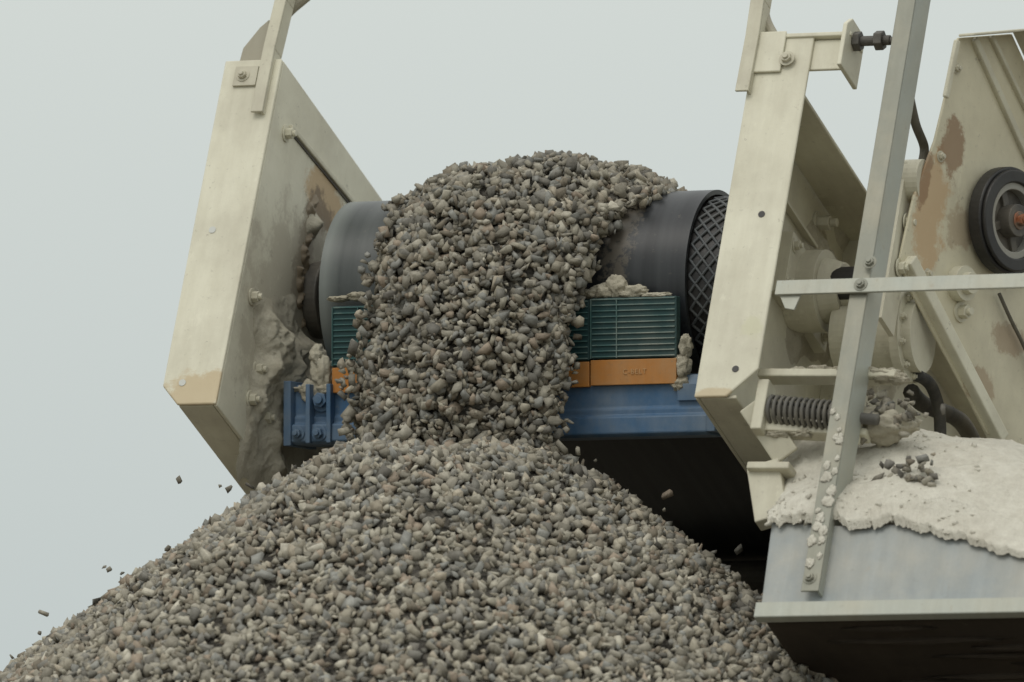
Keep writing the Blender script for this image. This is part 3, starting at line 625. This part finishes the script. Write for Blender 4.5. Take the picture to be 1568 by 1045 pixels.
for q_ in ((1318, 436), (1332, 402)): hexbolt(ac, SK(*q_, 1, VP - .05), (0, -1, 0), .012, .008)
hexbolt(ac, SK(1240, 885, 1, VP - .034), (0, -1, 0), .012, .008)
ac.make("railing_bolts", galv_post_shade, K, plat, .001)

# sand heap on the platform
bot = [(1178, 806), (1200, 802), (1240, 802), (1285, 797), (1300, 814), (1335, 808), (1370, 802), (1410, 816), (1460, 826), (1515, 842), (1568, 854), (1640, 868), (1900, 880)]
top = [(1188, 775), (1200, 710), (1228, 660), (1258, 640), (1292, 652), (1335, 655), (1375, 660), (1412, 655), (1450, 662), (1510, 668), (1568, 682), (1640, 690), (1900, 700)]
NC, NRW = 460, 190; V = []; F = []
tb = np.linspace(0, 1, len(bot))
def cc(arr, u): a = np.array(arr, float); return float(np.interp(u, tb, a[:, 0])), float(np.interp(u, tb, a[:, 1]))
for i in range(NC):
    u = i / (NC - 1); x_, y_ = cc(bot, u); jit = (10 * noise.noise(Vector((u * 24, 0, 0))) + 5 * noise.noise(Vector((u * 90, 3, 0)))) / 600
    bp_ = SK(x_, y_, 1, VP - .012); tp_ = SK(*cc(top, u), 1, VP + .40); endf = min(1, u * 9)
    for j in range(NRW):
        w_ = j / (NRW - 1)
        if w_ <= .80:
            s_ = (w_ / .80); p_ = bp_.lerp(tp_, s_) + Vector((0, -.04, .04)) * math.sin(math.pi * s_) * endf
            p_ = p_ + Vector((0, 0, jit)) * max(0, 1 - s_ * 7) + Vector((0, -.018, 0)) * min(1, s_ / .03) * max(0, 1 - s_ * 2)
        else:
            s_ = (w_ - .80) / .20; p_ = tp_ + Vector((0, .5 * s_, -.35 * s_ * s_ - .02 * s_))
        q = Vector((p_.x * 5, p_.y * 5, p_.z * 5))
        h = .034 * noise.noise(q * .8 + Vector((3, 1, 8))) + .013 * noise.fractal(q * 1.2, .9, 2.2, 7)
        lv = (p_.z * 5.5 + 1.2 * noise.noise(q * .45) + 5); fr_ = lv % 1.0
        h += .022 * (fr_ ** 6) * max(0, .35 + noise.noise(q * .8 + Vector((2, 2, 2))) * 1.4)      # crumbling crust ledges
        fade = min(1, .10 + w_ * 9)
        V.append(p_ + Vector((0, -.45, .85)) * h * fade)
for i in range(NC - 1):
    for j in range(NRW - 1): F.append((i * NRW + j, (i + 1) * NRW + j, (i + 1) * NRW + j + 1, i * NRW + j + 1))
heap = mk("sand_heap", V, F, sand, K, None, 0, True)
cr = []
for i in range(420):
    ci = int(random.random() ** 1.3 * (NC * .75)); cj = int(NRW * .80 * random.random() ** 1.2); cr.append((K @ V[ci * NRW + cj])[:])
co = stones("sand_crumbs", np.array(cr), rng.gamma(2.0, .0014, len(cr)) + .001, heap, 1.0); co.data.materials[0] = sand
P = []
for i in range(90):
    P.append(K @ SK(random.gauss(1345, 28), random.gauss(630, 16), 1, VP + .10))
for i in range(40): P.append(K @ SK(random.gauss(1395, 20), 728 - random.gauss(0, 16), 1, VP + .035))
stones("spilled_stones", np.array([p_[:] for p_ in P]), rng.uniform(.006, .015, len(P)), conv, .8)

# ------------------------------------------------------------------ world + sun
w = bpy.data.worlds.new("World"); scene.world = w; w.use_nodes = True; nt = w.node_tree; bg = nt.nodes["Background"]
sk = nt.nodes.new("ShaderNodeTexSky"); sk.sky_type = 'NISHITA'; sk.sun_disc = False; sk.sun_elevation = rad(57); sk.sun_rotation = rad(215); sk.dust_density = 6; sk.air_density = 1.5
tc = nt.nodes.new("ShaderNodeTexCoord"); sx = nt.nodes.new("ShaderNodeSeparateXYZ"); nt.links.new(tc.outputs["Generated"], sx.inputs[0])
rp = nt.nodes.new("ShaderNodeValToRGB"); nt.links.new(sx.outputs[2], rp.inputs[0])
e = rp.color_ramp.elements; e[0].position = 0.02; e[0].color = (.52, .58, .58, 1); e[1].position = 1.0; e[1].color = (1.0, 1.0, .97, 1)
e3 = e.new(.11); e3.color = (.675, .72, .69, 1)
sc = nt.nodes.new("ShaderNodeVectorMath"); sc.operation = 'SCALE'; sc.inputs[3].default_value = 10.0; nt.links.new(rp.outputs[0], sc.inputs[0])
cl = mix(nt, 0.96, sk.outputs[0], sc.outputs[0]); nt.links.new(cl, bg.inputs[0]); bg.inputs[1].default_value = 0.1
sd = bpy.data.lights.new("sun", 'SUN'); sd.energy = 0.8; sd.angle = rad(28); sd.color = (1, .96, .88)
so = bpy.data.objects.new("sun", sd); scene.collection.objects.link(so)
dirv = Vector((-0.35, -0.5, 0.95)).normalized(); so.rotation_euler = dirv.to_track_quat('Z', 'Y').to_euler(); so.location = (0, 0, 20)
scene.view_settings.view_transform = 'Standard'; scene.view_settings.look = 'None'; scene.view_settings.exposure = 0
